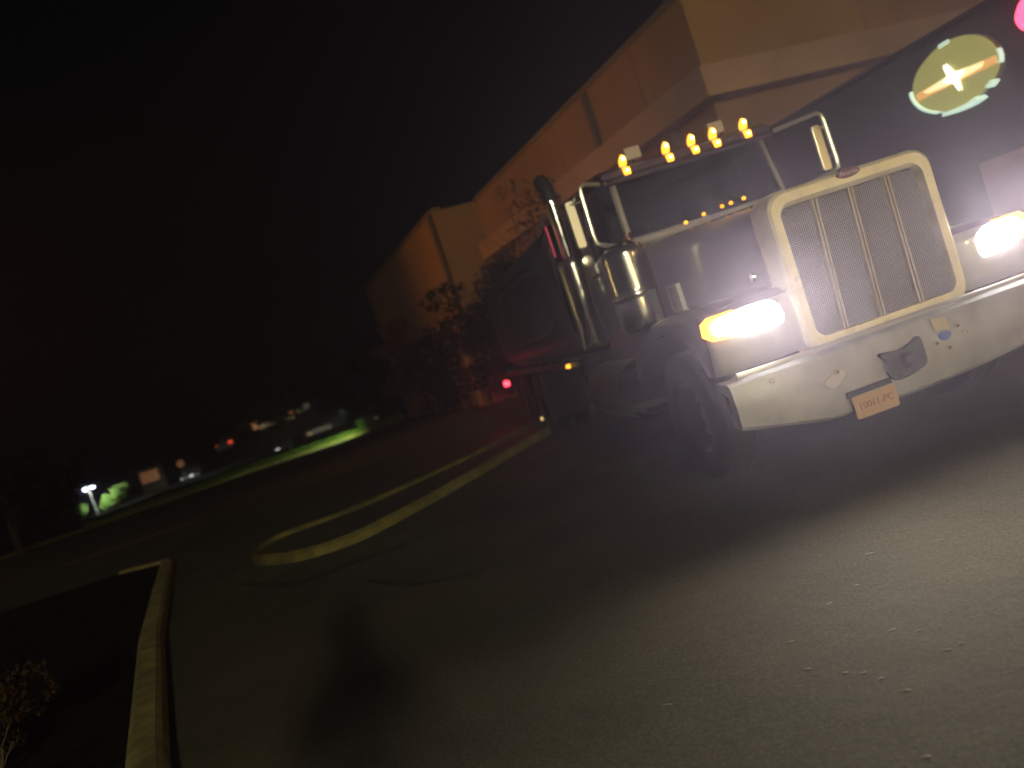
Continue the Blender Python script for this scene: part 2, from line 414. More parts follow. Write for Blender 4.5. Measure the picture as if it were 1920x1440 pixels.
def rblobs(seed, k, rx, z0, z1, br):
    r = random.Random(seed); out = []
    for _ in range(k):
        a = r.uniform(0, 6.28); q = r.uniform(0, 1) ** .6 * rx; s = br * r.uniform(.6, 1.2)
        out.append((math.cos(a) * q, math.sin(a) * q, r.uniform(z0, z1), s, s, s * r.uniform(.6, .95)))
    return out
tree('street_tree', 'sparse brown-leaved tree against the tan wall above the truck cab', 'tree', (2.75, 20.5, 0), 6.2, rblobs(11, 14, 1.5, 3.3, 5.6, .55), 1500, .07, M['leaf_brown'], 11, (.42, .11, .75, 3))
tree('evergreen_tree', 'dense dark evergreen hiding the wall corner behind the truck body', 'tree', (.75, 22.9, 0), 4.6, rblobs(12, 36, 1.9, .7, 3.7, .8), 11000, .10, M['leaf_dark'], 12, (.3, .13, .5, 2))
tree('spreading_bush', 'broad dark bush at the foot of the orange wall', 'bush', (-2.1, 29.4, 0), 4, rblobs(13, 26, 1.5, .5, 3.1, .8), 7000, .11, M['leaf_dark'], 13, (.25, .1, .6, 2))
tree('young_tree', 'thin reddish young tree in front of the far end of the orange wall', 'tree', (-4.3, 33.0, 0), 4, rblobs(14, 14, .8, 1.2, 4.2, .5), 1500, .09, M['leaf_brown'], 14, (.4, .06, .5, 3))
tree('low_bush', 'low dark bush left of the orange building', 'bush', (-6.9, 40.5, 0), 2.4, rblobs(15, 16, 1.3, .4, 1.6, .6), 3000, .1, M['leaf_dark'], 15, (.25, .06, .6, 1))
tree('garden_tree', 'bright green lit shrub beside the twin garden lamp', 'shrub', (-24.0, 45.3, 0), 1.7, rblobs(16, 16, .72, .42, 1.2, .34), 3600, .06, M['leaf_green'], 16, (.25, .04, .5, 1))
tree('round_shrub', 'small round green shrub left of the bright lit one', 'shrub', (-25.95, 45.0, 0), 1.1, rblobs(17, 6, .26, .5, .95, .24), 1100, .05, M['leaf_green'], 17, (.25, .03, .5, 1))
tree('verge_shrub', 'low green shrub at the end of the grass strip', 'shrub', (-7.2, 37.6, .1), .7, rblobs(18, 8, .55, .15, .45, .25), 900, .05, M['leaf_green'], 18, (.3, .02, .6, 1))
tree('verge_tree', 'slender dark tree behind the middle of the grass strip', 'tree', (-12.6, 42.5, .1), 4, rblobs(19, 12, 1.2, 1.6, 3.4, .6), 1600, .1, M['leaf_dark'], 19, (.5, .06, .5, 2))
tree('bed_bush', 'leafy brown bush in the near planting bed at the frame edge', 'bush', (-3.42, 4.3, .09), .9, rblobs(20, 16, .28, .12, .55, .15), 3600, .021, M['leaf_umber'], 20, (.3, .015, .7, 2))
for k, (x, y, s, wd) in enumerate(((-20., 30, 4.4, 2.6), (-42, 78, 5, 3.6), (-34, 104, 7.5, 4.6), (-19, 106, 8, 4.6), (-27, 110, 9, 5.5), (-9.5, 66, 6.5, 3.4), (-52, 96, 7.5, 5.2))):
    lab = ('wide dark tree at the far left, lowest in the frame', 'dark rounded tree beyond the lit shrubs', 'dark tree standing left of the red tail lamp', 'dark tree just above the green grass strip', 'tall dark tree below the lit far shops', 'tallest dark tree, left of the orange wall', 'dark tree at the left beneath the open sky')[k]
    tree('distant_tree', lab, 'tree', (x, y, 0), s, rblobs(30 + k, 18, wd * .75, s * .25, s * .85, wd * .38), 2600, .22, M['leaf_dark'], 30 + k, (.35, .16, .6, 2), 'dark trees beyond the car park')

# ------------------------------------------------------------------ commercial building
TH = R(20); KX, KY = 5.2, 14.6
# building frame: local x = away along the long wall, local y = outward (to the viewer's left)
bld = thing('shop_building', 'long tan flat-roofed building with a pink band and a stepped front', 'building', (KX, KY, 0), 0)
bld.rotation_euler = (0, 0, R(90) + TH)
ZT = 6.72
obj('wall', box(B(), 0, 12.9, -24, 0, -.1, ZT), M['stucco'], bld, bevel=.015)
obj('wall', box(B(), 12.903, 26.6, -24, 1.6, -.1, ZT - .004), M['stucco'], bld, bevel=.015)
# local y outward?  rotation by 90+20 deg maps local x to (-sin20, cos20) and local y to (-cos20, -sin20)
bm = B(); box(bm, -.04, 12.86, -.02, .05, ZT, ZT + .1); box(bm, -.05, .3, -24, -.02, ZT, ZT + .1); obj('parapet_cap', bm, M['cap'], bld)
obj('parapet_cap', box(B(), 12.87, 26.65, 1.3, 1.65, ZT + .002, ZT + .1), M['cap'], bld)
# the pink band wraps the corner, standing proud of the wall
prof = [(-.45, .42), (12.88, .42), (12.88, .002), (.003, .002)]
bm = B(); prism(bm, [(-.45, .42), (12.88, .42), (12.88, .003), (-.003, .003), (-.003, -14), (-.45, -14)], lambda x, y: Vector((x, y, 4.68)), (0, 0, .58))
obj('band', bm, M['stucco_pink'], bld, bevel=.02)
obj('downspout', tube(B(), [(4.1, .10, ZT - .05), (4.1, .10, 5.32)], .075, 10), M['spout'], bld)
obj('downspout', tube(B(), [(13.08, 1.70, ZT - .05), (13.08, 1.70, 4.2)], .10, 10), M['spout'], bld)
obj('downspout', tube(B(), [(13.08, 1.70, 4.19), (13.08, 1.70, 0)], .10, 10), M['spout'], bld)
bm = B()
for q in (2.0, 6.2, 8.3, 10.4): box(bm, q - .012, q + .012, .0035, .012, 5.27, ZT - .01)
for q in (-4.2, -8.4, -12.6): box(bm, -.012, -.0035, q - .012, q + .012, 5.27, ZT - .01)
obj('wall_joint', bm, M['cap'], bld)['kind'] = 'stuff'
for s in (1.2, 4.6, 8.0, 11.4): obj('pilaster', box(B(), s, s + .6, .003, .22, 0, 4.66), M['stucco_dark'], bld, bevel=.01)
for s in (13.4, 15.6, 18.4): obj('pilaster', box(B(), s, s + .55, 1.603, 1.85, 0, 3.2), M['stucco_pink'], bld, bevel=.01)
d = obj('door', box(B(), 14.3, 15.3, 1.602, 1.66, 0, 2.2), M['stucco_dark'], bld)
obj('handle', tube(B(), [(14.42, 1.7, 1.0), (14.42, 1.7, 1.25)], .015, 6), M['chrome'], d)
a = obj('awning', prism(B(), [(1.603, 3.9), (1.603, 3.2), (2.35, 3.25)], lambda y, z: Vector((22.6, y, z)), (2.6, 0, 0)), mat('rust_awning', (.16, .05, .025), .8), bld)

# dark projecting shopfront with the oval sign (local frame as the building's)
OFF = -.745
def sp(pts): return [(.904 * a + 1.146, 1.5 + (z - 1.5) * .904) for a, z in pts]   # sign artwork in wall metres
sf = thing('shopfront', 'dark clad shopfront wing projecting from the tan building behind the truck', 'shopfront', (KX, KY, 0)); sf.rotation_euler = bld.rotation_euler
obj('wall', box(B(), -13, -.004, OFF - 10, OFF, -.1, 3.832), M['darkwall'], sf, bevel=.02)
obj('roof_edge', box(B(), -13.02, -.004, OFF - .2, OFF + .04, 3.835, 3.905), M['darkwall'], sf)
e = obj('entrance', box(B(), -6.2, -4.08, OFF + .002, OFF + .09, 0, 1.91), M['palewall'], sf)
obj('seam', box(B(), -5.32, -5.28, OFF + .091, OFF + .10, .02, 1.89), M['stucco_dark'], e)
# oval sign, on the wall: a = -local x
sg = thing('oval_sign', 'lit oval sign with a gold face, orange bar and white four-pointed star', 'sign', (KX, KY, 0)); sg.rotation_euler = bld.rotation_euler
out = [(2.58, 3.47), (2.74, 3.68), (3.04, 3.83), (3.36, 3.89), (3.70, 3.83), (3.97, 3.64), (4.09, 3.36), (4.01, 3.13), (3.79, 2.97), (3.48, 2.87), (3.05, 2.89), (2.73, 3.05), (2.58, 3.26)]
ov = smooth_poly(sp(out), 5); SC = sp([(3.34, 3.36)])[0]
def sh(p, k): return (SC[0] + (p[0] - SC[0]) * k, SC[1] + (p[1] - SC[1]) * k)
fm = lambda o: (lambda a, z: Vector((-a, OFF + o, z)))
obj('backing', prism(B(), [sh(p, .96) for p in ov], fm(.02), (0, .10, 0)), M['signback'], sg)
obj('face', prism(B(), [sh(p, .975) for p in ov], fm(.122), (0, .035, 0)), M['gold'], sg, bevel=.008)
NV = len(ov)
def rimseg(i0, i1, k0, k1, o0, o1):
    bm = B(); idx = [i % NV for i in range(i0, i1 + 1)]
    rings = []
    for i in idx:
        a, b = sh(ov[i], k0), sh(ov[i], k1)
        rings.append([(-a[0], OFF + o0, a[1]), (-b[0], OFF + o0, b[1]), (-b[0], OFF + o1, b[1]), (-a[0], OFF + o1, a[1])])
    loft(bm, rings, True, True); return bm
def near(a, z):
    (a, z), = sp([(a, z)])
    return min(range(NV), key=lambda i: (ov[i][0] - a) ** 2 + (ov[i][1] - z) ** 2)
i_l, i_bl, i_b0, i_b1, i_r0, i_r1 = near(2.58, 3.42), near(2.9, 2.95), near(3.05, 2.89), near(3.62, 2.90), near(4.06, 3.2), near(4.08, 3.42)
def seg(i, j): return (i, j) if j > i else (i, j + NV)
obj('rim_light', rimseg(*seg(i_bl, i_l), .985, 1.03, .03, .19) if i_bl < i_l else rimseg(i_bl, i_l + NV, .985, 1.03, .03, .19), M['signrim'], sg)
obj('rim_light', rimseg(*seg(i_b1, i_b0), .99, 1.10, .02, .24), M['signrim'], sg)
obj('rim_light', rimseg(*seg(i_r1, i_r0), .985, 1.02, .10, .17), M['signrim'], sg)
i_t0, i_t1 = near(3.2, 3.87), near(3.42, 3.89)
obj('rim_light', rimseg(*sorted((i_t0, i_t1)), .90, 1.0, .158, .166), M['signrim'], sg)
i_q0, i_q1 = near(3.82, 2.98), near(3.88, 3.02)
obj('rim_light', rimseg(*sorted((min(i_q0, i_q1), max(i_q0, i_q1) + 1)), .97, 1.05, .05, .2), M['signrim'], sg)
obj('bar', prism(B(), sp([(2.64, 3.35), (3.34, 3.385), (4.03, 3.34), (4.03, 3.23), (3.34, 3.245), (2.64, 3.24)]), fm(.158), (0, .012, 0)), M['signbar'], sg)
obj('beam', prism(B(), sp([(2.78, 3.335), (3.34, 3.40), (3.85, 3.34), (3.80, 3.28), (3.34, 3.25), (2.86, 3.285)]), fm(.1702), (0, .010, 0)), M['signbeam'], sg)
obj('star', prism(B(), sp([(3.14, 3.335), (3.26, 3.365), (3.235, 3.53), (3.25, 3.565), (3.28, 3.49), (3.295, 3.565), (3.39, 3.39), (3.54, 3.35), (3.42, 3.29), (3.42, 3.09), (3.40, 3.16), (3.375, 3.10), (3.31, 3.265), (3.21, 3.295)]), fm(.1804), (0, .012, 0)), M['signstar'], sg)
ns = tag(obj('neon_sign', smooth_disc := prism(B(), smooth_poly(sp([(4.40, 3.66), (4.47, 3.80), (4.58, 3.88), (4.72, 3.84), (4.80, 3.70), (4.74, 3.52), (4.58, 3.44), (4.45, 3.50)]), 4), fm(.02), (0, .12, 0)), M['redneon'], None, bevel=.02), 'glowing red neon sign on the dark wall at the frame edge', 'sign')
ns.location = (KX, KY, 0); ns.rotation_euler = bld.rotation_euler

# ------------------------------------------------------------------ far shops, cars, lamps
def far_building(label, loc, rz, w, dp, h, wins, lights):
    t = thing('distant_building', label, 'building', loc, rz)
    obj('wall', box(B(), -w / 2, w / 2, 0, dp, 0, h), M['farwall'], t)
    obj('roof', box(B(), -w / 2 - .3, w / 2 + .3, -.3, dp + .3, h + .002, h + .35), M['farroof'], t)
    for (x0, x1, z0, z1, k) in wins:
        f = obj('window', box(B(), x0, x1, -.06, -.003, z0, z1), M[k], t)
    return t
far_building('far low shop row with warm lit windows up the slope', (-27.1, 90, 0), R(-4), 9.5, 6, 3.5, [(-2.9, -2.2, 2.2, 3.1, 'orangewin'), (-2.1, -.3, 2.05, 2.5, 'warmwin'), (-.2, .9, 2.3, 3., 'dimwin'), (1.3, 2.1, 2.05, 2.35, 'warmwin'), (1.7, 2.3, 2.5, 3.1, 'orangewin'), (2.5, 3.3, 2.4, 2.9, 'dimwin'), (3.5, 4.2, 2.6, 3.2, 'dimwin')], None)
far_building('far pale hut with one dim window beyond the grass strip', (-17.5, 70, -1.2), R(-3), 3.6, 3, 1.7, [(-1.4, -.9, .9, 1.5, 'warmwin'), (-.8, .9, 1.0, 1.6, 'dimwin')], None)
def car(label, loc, rz, lamps):
    t = thing('parked_car', label, 'car', loc, rz, 'cars parked beyond the car park')
    ring = lambda y, hw, z0, z1: [(-hw, y, z0), (hw, y, z0), (hw, y, z1 - .1), (hw - .12, y, z1), (-hw + .12, y, z1), (-hw, y, z1 - .1)]
    bm = B(); loft(bm, [ring(-2.2, .75, .35, .7), ring(-2., .86, .25, .82), ring(-.9, .88, .22, .92), ring(1.4, .88, .22, .95), ring(2.1, .84, .28, .9), ring(2.2, .75, .4, .8)])
    loft(bm, [ring(-.95, .8, .9, .95), ring(-.3, .68, .9, 1.4), ring(.9, .68, .9, 1.42), ring(1.7, .78, .9, .97)]); obj('body', bm, M['carpaint'], t, True)
    for x in (-.82, .82):
        for y in (-1.35, 1.35): obj('wheel', lathe(B(), [(.0, -.1), (.3, -.1), (.32, -.06), (.32, .06), (.3, .1), (0, .1)], (x, y, .32), 'x', 20), M['rubber'], t)
    for (x, y, z, s, k) in lamps: obj('headlight' if k == 'carlight' else 'tail_light', box(B(), x - s, x + s, y - .03, y + .03, z - s * .6, z + s * .6), M[k], t, bevel=.01)
    return t
car('far parked car with a red tail lamp under the lit shops', (-21.9, 61.5, .95), R(170), [(-.6, 2.22, .72, .17, 'carred'), (.6, 2.22, .72, .05, 'carred')])
car('far dark car with a white lamp just above the grass strip', (-18.2, 60, -.6), R(20), [(-.6, -2.2, .6, .13, 'carlight')])
car('far car whose white lamp glints right of the brown lit patch', (-26.3, 62, -.45), R(15), [(.1, -2.2, .62, .12, 'carlight'), (-.62, -2.2, .6, .05, 'carlight')])
car('far car at the left edge with a faint lamp, lowest of all', (-36.6, 61.5, -.8), R(-15), [(-.5, -2.2, .6, .10, 'carlight')])
# twin-headed garden lamp (lit)
gl = thing('garden_lamp', 'twin-headed lit lamp shining blue-white over the shrubs', 'lamp', (-24.75, 44.4, 0))
obj('pole', tube(B(), [(0, 0, 0), (0, 0, 1.72)], .03, 8), M['pole'], gl)
obj('arm', tube(B(), [(-.28, 0, 1.70), (0, 0, 1.76), (.28, 0, 1.70)], .02, 6), M['pole'], gl)
for x in (-.24, .24): obj('lamp_head', lathe(B(), [(0, -.05), (.10, -.04), (.12, .0), (.08, .05), (0, .07)], (x, 0, 1.66), 'z', 14), M['lampwhite'], gl)
for (x, y, z, lab) in ((-9.72, 50, .55, 'far bollard lamp right of the pale hut'), (-8.98, 50, .15, 'far bollard lamp just above the end of the grass strip'), (-5.95, 50, -.75, 'lone far bollard lamp at the foot of the orange building')):
    bl = thing('bollard_lamp', lab, 'bollard lamp', (x, y, z - .5), 0, 'bollard lamps beyond the car park')
    obj('post', tube(B(), [(0, 0, -.6), (0, 0, .45)], .06, 8), M['pole'], bl)
    obj('lamp', lathe(B(), [(0, -.06), (.06, -.05), (.07, 0), (.05, .05), (0, .06)], (0, 0, .5), 'z', 10), M['carlight'], bl)
# low brown-lit pay box and dull globe
tg = thing('globe_lamp', 'dull brown globe lamp on a short post, far left', 'lamp', (-26.6, 61, 0))
obj('post', tube(B(), [(0, 0, 0), (0, 0, 1.05)], .06, 8), M['pole'], tg)
obj('globe', lathe(B(), [(0, -.3), (.2, -.24), (.3, 0), (.2, .24), (0, .3)], (0, 0, 1.3), 'z', 16), M['sodium_dim'], tg)
tb = thing('kiosk', 'small kiosk with a brown lit front right of the lit shrubs', 'kiosk', (-28.6, 60, 0), R(20))
obj('body', box(B(), -.9, .9, 0, 1.4, 0, 1.75), M['farwall'], tb); obj('roof', box(B(), -1.05, 1.05, -.15, 1.5, 1.752, 1.9), M['farroof'], tb)
obj('window', box(B(), -.75, .55, -.05, -.003, .7, 1.55), M['sodium_dim'], tb)

def lamp_post(label, loc, rz, hgt, arm, headmat):
    t = thing('street_lamp', label, 'street lamp', loc, rz)
    obj('pole', tube(B(), [(0, 0, 0), (0, 0, .5), (0, 0, hgt)], [.11, .09, .06], 12), M['pole'], t)
    obj('arm', tube(B(), [(0, 0, hgt - .05), (0, arm * .6, hgt + .1), (0, arm, hgt + .1)], .04, 8), M['pole'], t)
    hd = obj('lamp_head', box(B(), -.2, .2, arm - .1, arm + .55, hgt + .04, hgt + .2), M['pole'], t, bevel=.03)
    obj('lens', box(B(), -.16, .16, arm, arm + .5, hgt - .01, hgt + .037), headmat, hd)
    return t
lamp_post('tall street lamp standing behind the photographer', (4.6, -19.6, 0), R(14), 6.9, .8, M['warm_head'])
lamp_post('orange sodium street lamp lighting the tan building', (-25., 15.2, 0), R(-62), 8.2, .8, M['sodium'])

for (x, y, z, lab) in ((56, -51, 3.4, 'far lamp standard east of the car park behind the photographer'), (34, -84, 2.9, 'second far lamp standard behind the photographer, nearer the road'), (27, -90, 3.6, 'farthest lamp standard straight behind the photographer'), (-62, 25, 4.2, 'lone lamp standard far out to the left of the car park')):
    t = thing('lamp_standard', lab, 'lamp standard', (x, y, 0), 0, 'lamp standards round the car park'); gr_ = .35 if x < 0 else 1.
    obj('pole', tube(B(), [(0, 0, 0), (0, 0, z)], [.1, .06], 10), M['pole'], t)
    obj('globe', lathe(B(), [(0, -.3 * gr_), (.2 * gr_, -.22 * gr_), (.28 * gr_, 0), (.2 * gr_, .22 * gr_), (0, .3 * gr_)], (0, 0, z + .3 * gr_), 'z', 16), M['globe'], t, True)
# ------------------------------------------------------------------ the truck (local: x right, y to the rear, z up)
YAW = R(8)
tr = thing('tank_truck', 'long-nosed dark truck with lit headlights, amber roof lamps and a tank body', 'truck', (2.64, 5.15, 0), YAW)
YZ = lambda y: (lambda x, z: Vector((x, y, z)))

# bumper: pressed bright bumper, swept back at the ends
bm = B(); rings = []
botx = [(-1.30, .52), (-1.0, .46), (-.74, .405), (-.45, .385), (0, .385), (.45, .40), (.74, .43), (1.0, .47), (1.30, .53)]
def bot(x):
    for (a, za), (b, zb) in zip(botx, botx[1:]):
        if a <= x <= b: return za + (zb - za) * (x - a) / (b - a)
    return .52
for i in range(33):
    x = -1.30 + 2.6 * i / 32; sw = max(0, abs(x) - .8); y = .36 * sw ** 2; zb = bot(x); zt = .835 + (.012 if abs(x) < 1.2 else 0)
    rings.append([(x, y + .10, zb + .02), (x, y + .02, zb), (x, y, zb + .02), (x, y - .012, (zb + zt) / 2), (x, y, zt - .06), (x, y + .012, zt - .02), (x, y + .04, zt), (x, y + .20, zt + .012), (x, y + .22, zt - .03), (x, y + .08, zt - .09)])
loft(bm, rings); bump = obj('bumper', bm, M['bumper'], tr, True)
obj('lip', tube(B(), [(x, .36 * max(0, abs(x) - .8) ** 2 + .10, .862) for x in [-1.2 + .1 * k for k in range(25)]], .022, 10), M['chrome_soft'], bump, True)
hk = obj('tow_plate', prism(B(), smooth_poly([(-.31, .715), (-.17, .70), (-.07, .72), (.0, .745), (.012, .66), (.005, .56), (-.06, .53), (-.14, .512), (-.24, .515), (-.29, .58), (-.275, .65)], 3), YZ(-.012), (0, -.035, 0)), M['hook'], bump, bevel=.01)
obj('pin', lathe(B(), [(0, -.05), (.035, -.045), (.045, -.02), (.045, .0)], (-.13, -.046, .625), 'y', 16), M['rim'], bump, True)
obj('bolt', lathe(B(), [(0, -.03), (.02, -.03), (.024, 0)], (-.24, -.045, .575), 'y', 8), M['chrome'], bump)
for (x, z) in ((-.62, .70), (.12, .655), (.30, .72), (.34, .66), (.20, .60), (-1.05, .78)): obj('bolt', lathe(B(), [(0, -.022), (.014, -.02), (.018, 0)], (x, -.012 + .36 * max(0, abs(x) - .8) ** 2, z), 'y', 8), M['chrome'], bump)
obj('dent_patch', prism(B(), smooth_poly([(-.72, .66), (-.60, .70), (-.56, .66), (-.66, .60)], 3), YZ(-.0125), (0, -.003, 0)), M['fender'], bump)
obj('sticker', prism(B(), [(.13, .815), (.245, .80), (.255, .71), (.14, .73)], YZ(-.012), (0, -.003, 0)), M['sticker'], bump)
obj('decal', prism(B(), smooth_poly([(.16, .70), (.20, .715), (.245, .695), (.24, .665), (.195, .65), (.16, .67)], 3), YZ(-.013), (0, -.004, 0)), M['blue'], bump)
pl = obj('licence_plate', prism(B(), rrect(.157, .355, .505, .015, 3, -.425), YZ(-.03), (0, -.008, 0)), M['plate'], tr)
text_mesh('lettering', '10011-PC', .064, M['plate_text'], pl, Matrix.Translation((-.425, -.0395, .43)) @ Matrix.Rotation(R(90), 4, 'X'), .0015)
obj('plate_bracket', box(B(), -.60, -.27, -.028, -.008, .508, .545), M['black'], tr)

# grille: bright surround, wire screen, three uprights, oval emblem
def ringz(y, grow=0., r=.12, inner=False):
    if inner: return [Vector((x, y, z)) for x, z in rrect(.545 - grow, .915 + grow, 1.83 - grow, .06, 8, .015, .012)]
    return [Vector((x, y, z)) for x, z in rrect(.645 + grow, .825 - grow, 1.945 + grow, r, 8, .01, .028)]
bm = B(); loft(bm, [ringz(.42), ringz(.26), ringz(.205, -.012), ringz(.19, -.03), ringz(.19, -.02, inner=True) if False else ringz(.192, -.09, .09), ringz(.215, 0, inner=True), ringz(.30, 0, inner=True)], True, False)
gs = obj('grille_surround', bm, M['surround'], tr, True)
gm = obj('grille_screen', prism(B(), rrect(.55, .91, 1.835, .06, 8, .015, .012), YZ(.262), (0, .02, 0)), M['mesh'], tr)
for x0, x1 in ((-.245, -.30), (.035, -.01), (.32, .30)):
    bm = B()
    for o in (-.014, .012): loft(bm, [[(x + o - .010, .262, z), (x + o - .006, .236, z), (x + o + .006, .236, z), (x + o + .010, .262, z)] for x, z in ((x1, .915), (x0, 1.838))])
    obj('grille_bar', bm, M['gbar'], tr)
em = obj('emblem', prism(B(), [(.015 + .09 * math.cos(a), 1.925 + .032 * math.sin(a)) for a in [2 * math.pi * k / 28 for k in range(28)]], YZ(.188), (0, -.012, 0)), M['emblem'], tr, bevel=.004)
text_mesh('emblem_script', 'Peterbilt', .042, M['script'], em, Matrix.Translation((.015, .1755, 1.925)) @ Matrix.Rotation(R(90), 4, 'X'), .001, .35)
obj('hood_bolt', lathe(B(), [(0, -.02), (.012, -.02), (.016, 0)], (-.57, .19, 1.35), 'y', 10), M['chrome'], gs)

# hood: long narrow nose with rolled shoulders
def hring(y):
    t = (y - .3) / 2.1; hw = .605 + .145 * t; zt = 1.915 + .145 * t; r = .17; zb = 1.0; fl = .04 * t
    pts = [(-hw - fl, zb), (-hw - .02 * t, 1.45)]
    for k in range(9):
        a = R(180 - 90 * k / 8); pts.append((-hw + r + r * math.cos(a), zt - r + r * math.sin(a)))
    for k in range(1, 6):
        x = (-hw + r) + (2 * hw - 2 * r) * k / 6; pts.append((x, zt + .025 * (1 - (x / (hw - r)) ** 2)))
    for k in range(9):
        a = R(90 - 90 * k / 8); pts.append((hw - r + r * math.cos(a), zt - r + r * math.sin(a)))
    pts += [(hw + .02 * t, 1.45), (hw + fl, zb)]
    return [(x, y, z) for x, z in pts]
hood = obj('hood', loft(B(), [hring(y) for y in (.30, .5, .9, 1.4, 1.9, 2.38)], False), M['hood'], tr, True)
for y, z in ((.52, 1.45),): obj('latch', lathe(B(), [(0, -.03), (.03, -.03), (.035, -.01), (.02, 0)], (-.685, y, z), 'x', 14), M['chrome'], hood, True)
for k in range(5): obj('vent', box(B(), -.80, -.757, 1.72 + .05 * k, 1.74 + .05 * k, 1.28, 1.60), M['chrome_soft'], hood)

# fenders: closed front faces with lamps, arching over the wheels
def fender(s):
    bm = B(); outer = []; inner = []
    prof_o = [(.26, .885), (.235, 1.05), (.25, 1.24), (.33, 1.33), (.6, 1.37), (1.0, 1.385), (1.35, 1.36), (1.65, 1.27), (1.9, 1.10), (2.05, .90)]
    prof_i = [(.34, .885), (.40, .98), (.52, 1.08), (.68, 1.17), (.85, 1.22), (1.05, 1.24), (1.3, 1.215), (1.58, 1.12), (1.82, .98), (1.97, .87)]
    X = [.62, .9, 1.15, 1.245, 1.285]; dz = [0, 0, -.008, -.03, -.07]; dy = [0, 0, .02, .06, .12]
    for x, a, b in zip(X, dz, dy):
        ro = [(s * x, y + (b if y < .5 else 0), z + (a if z > 1.2 else 0)) for y, z in prof_o]
        ri = [(s * x, y + (b * .6 if y < .5 else 0), z) for y, z in prof_i[::-1]]
        outer.append(ro + ri)
    loft(bm, outer); f = obj('fender', bm, M['hood'], tr, True)
    bm = B(); cols = []
    for x, dy_ in ((.615, -.006), (.9, -.014), (1.12, -.004), (1.22, .03), (1.265, .075)):
        cols.append([(s * x, y + dy_, z) for y, z in ((.262, .878), (.248, .97), (.237, 1.06), (.238, 1.15), (.244, 1.22), (.262, 1.285 if x < 1.2 else 1.26))])
    loft(bm, cols, False); q = obj('glare_panel', bm, M['fender'], f, True)  # plum fender's front coloured pale for the glare below the headlamp
    sol = q.modifiers.new('Solid', 'SOLIDIFY'); sol.thickness = .012; sol.offset = 0
    return f
fl, fr = fender(-1), fender(1)
HL = [(-1.235, 1.235), (-1.20, 1.256), (-1.095, 1.268), (-.968, 1.284), (-.838, 1.283), (-.775, 1.266), (-.733, 1.216), (-.722, 1.150), (-.738, 1.108), (-.803, 1.088), (-.904, 1.087), (-1.03, 1.103), (-1.13, 1.135), (-1.215, 1.15), (-1.242, 1.185)]
HT = [(-1.272, 1.255), (-1.215, 1.288), (-1.05, 1.290), (-1.05, 1.095), (-1.146, 1.115), (-1.238, 1.125), (-1.282, 1.170)]
HR = [(.814, 1.12), (.823, 1.203), (.85, 1.240), (.927, 1.279), (1.023, 1.286), (1.14, 1.280), (1.20, 1.245), (1.21, 1.16), (1.12, 1.106), (1.078, 1.088), (.95, 1.071), (.84, 1.070)]
HRT = [(1.06, 1.298), (1.23, 1.298), (1.285, 1.25), (1.285, 1.15), (1.205, 1.112), (1.06, 1.09)]
def lens(name, pts, y, m, parent, dome=.03):
    bm = B(); c = Vector((sum(p[0] for p in pts) / len(pts), 0, sum(p[1] for p in pts) / len(pts))); rings = []
    for k, dy in ((1., .08), (1., .0), (.94, -.018), (.8, -dome), (.4, -dome - .006)):
        rings.append([(c.x + (x - c.x) * k, y + dy, c.z + (z - c.z) * k) for x, z in pts])
    loft(bm, rings); return obj(name, bm, m, parent, True)
for nm, P_, T_, s in (('l', HL, HT, -1), ('r', HR, HRT, 1)):
    h_ = lens('headlight', P_, .215, M['headlamp'], tr)
    lens('turn_signal', T_, .242, M['turn'], h_, .012)
obj('turn_signal', box(B(), 1.27, 1.31, .30, .52, 1.12, 1.27), M['turn'], tr, bevel=.015)

for y, x, z in ((1.75, -.52, 2.075), (1.62, -.40, 2.085), (1.50, -.28, 2.09), (1.45, -.22, 2.09), (1.35, -.15, 2.085)):  # added glowing beads standing in for amber reflections on the hood
    obj('hood_glint', lathe(B(), [(0, -.014), (.014, -.01), (.018, 0), (.012, .014), (0, .018)], (x, y, z), 'z', 10), M['amber'], hood, True)

# wheels
def wheel(x, y, s, dual=False, name='wheel'):
    w = .15; ZC = .525
    rim = obj(name, lathe(B(), [(0, -s * -.02), (.10, s * .02), (.12, s * .05), (.17, s * .02), (.24, s * -.02), (.285, s * .10), (.30, s * .12), (.30, -s * .12)], (x, y, ZC), 'x', 40), M['rim'], tr, True)
    tp = [(.29, -w * .8), (.34, -w), (.45, -w * 1.04), (.51, -w * .85), (.525, -w * .6), (.515, -w * .3), (.525, -w * .25), (.525, w * .25), (.515, w * .3), (.525, w * .6), (.51, w * .85), (.45, w * 1.04), (.34, w), (.29, w * .8)]
    obj('tyre', lathe(B(), tp, (x, y, ZC), 'x', 48), M['rubber'], rim, True)
    return rim
for s in (-1, 1):
    wheel(s * 1.06, 1.22, s)
    for y in (7.55, 8.85):
        for xo in (1.08, .74): wheel(s * xo, y, s)

# chassis
obj('chassis_frame', box(box(B(), -.42, -.34, .5, 10.6, .72, .98), .34, .42, .5, 10.6, .72, .98), M['frame'], tr)
obj('axle', tube(B(), [(-1., 1.22, .5), (1., 1.22, .5)], .07, 10), M['frame'], tr)
for y in (7.55, 8.85): obj('axle', tube(B(), [(-1., y, .525), (1., y, .525)], .11, 10), M['frame'], tr)
obj('radiator_core', box(B(), -.5, .5, .34, .6, .85, 1.8), M['black'], tr)
obj('engine', box(B(), -.38, .38, .8, 2.3, .65, 1.5), M['frame'], tr, bevel=.08)

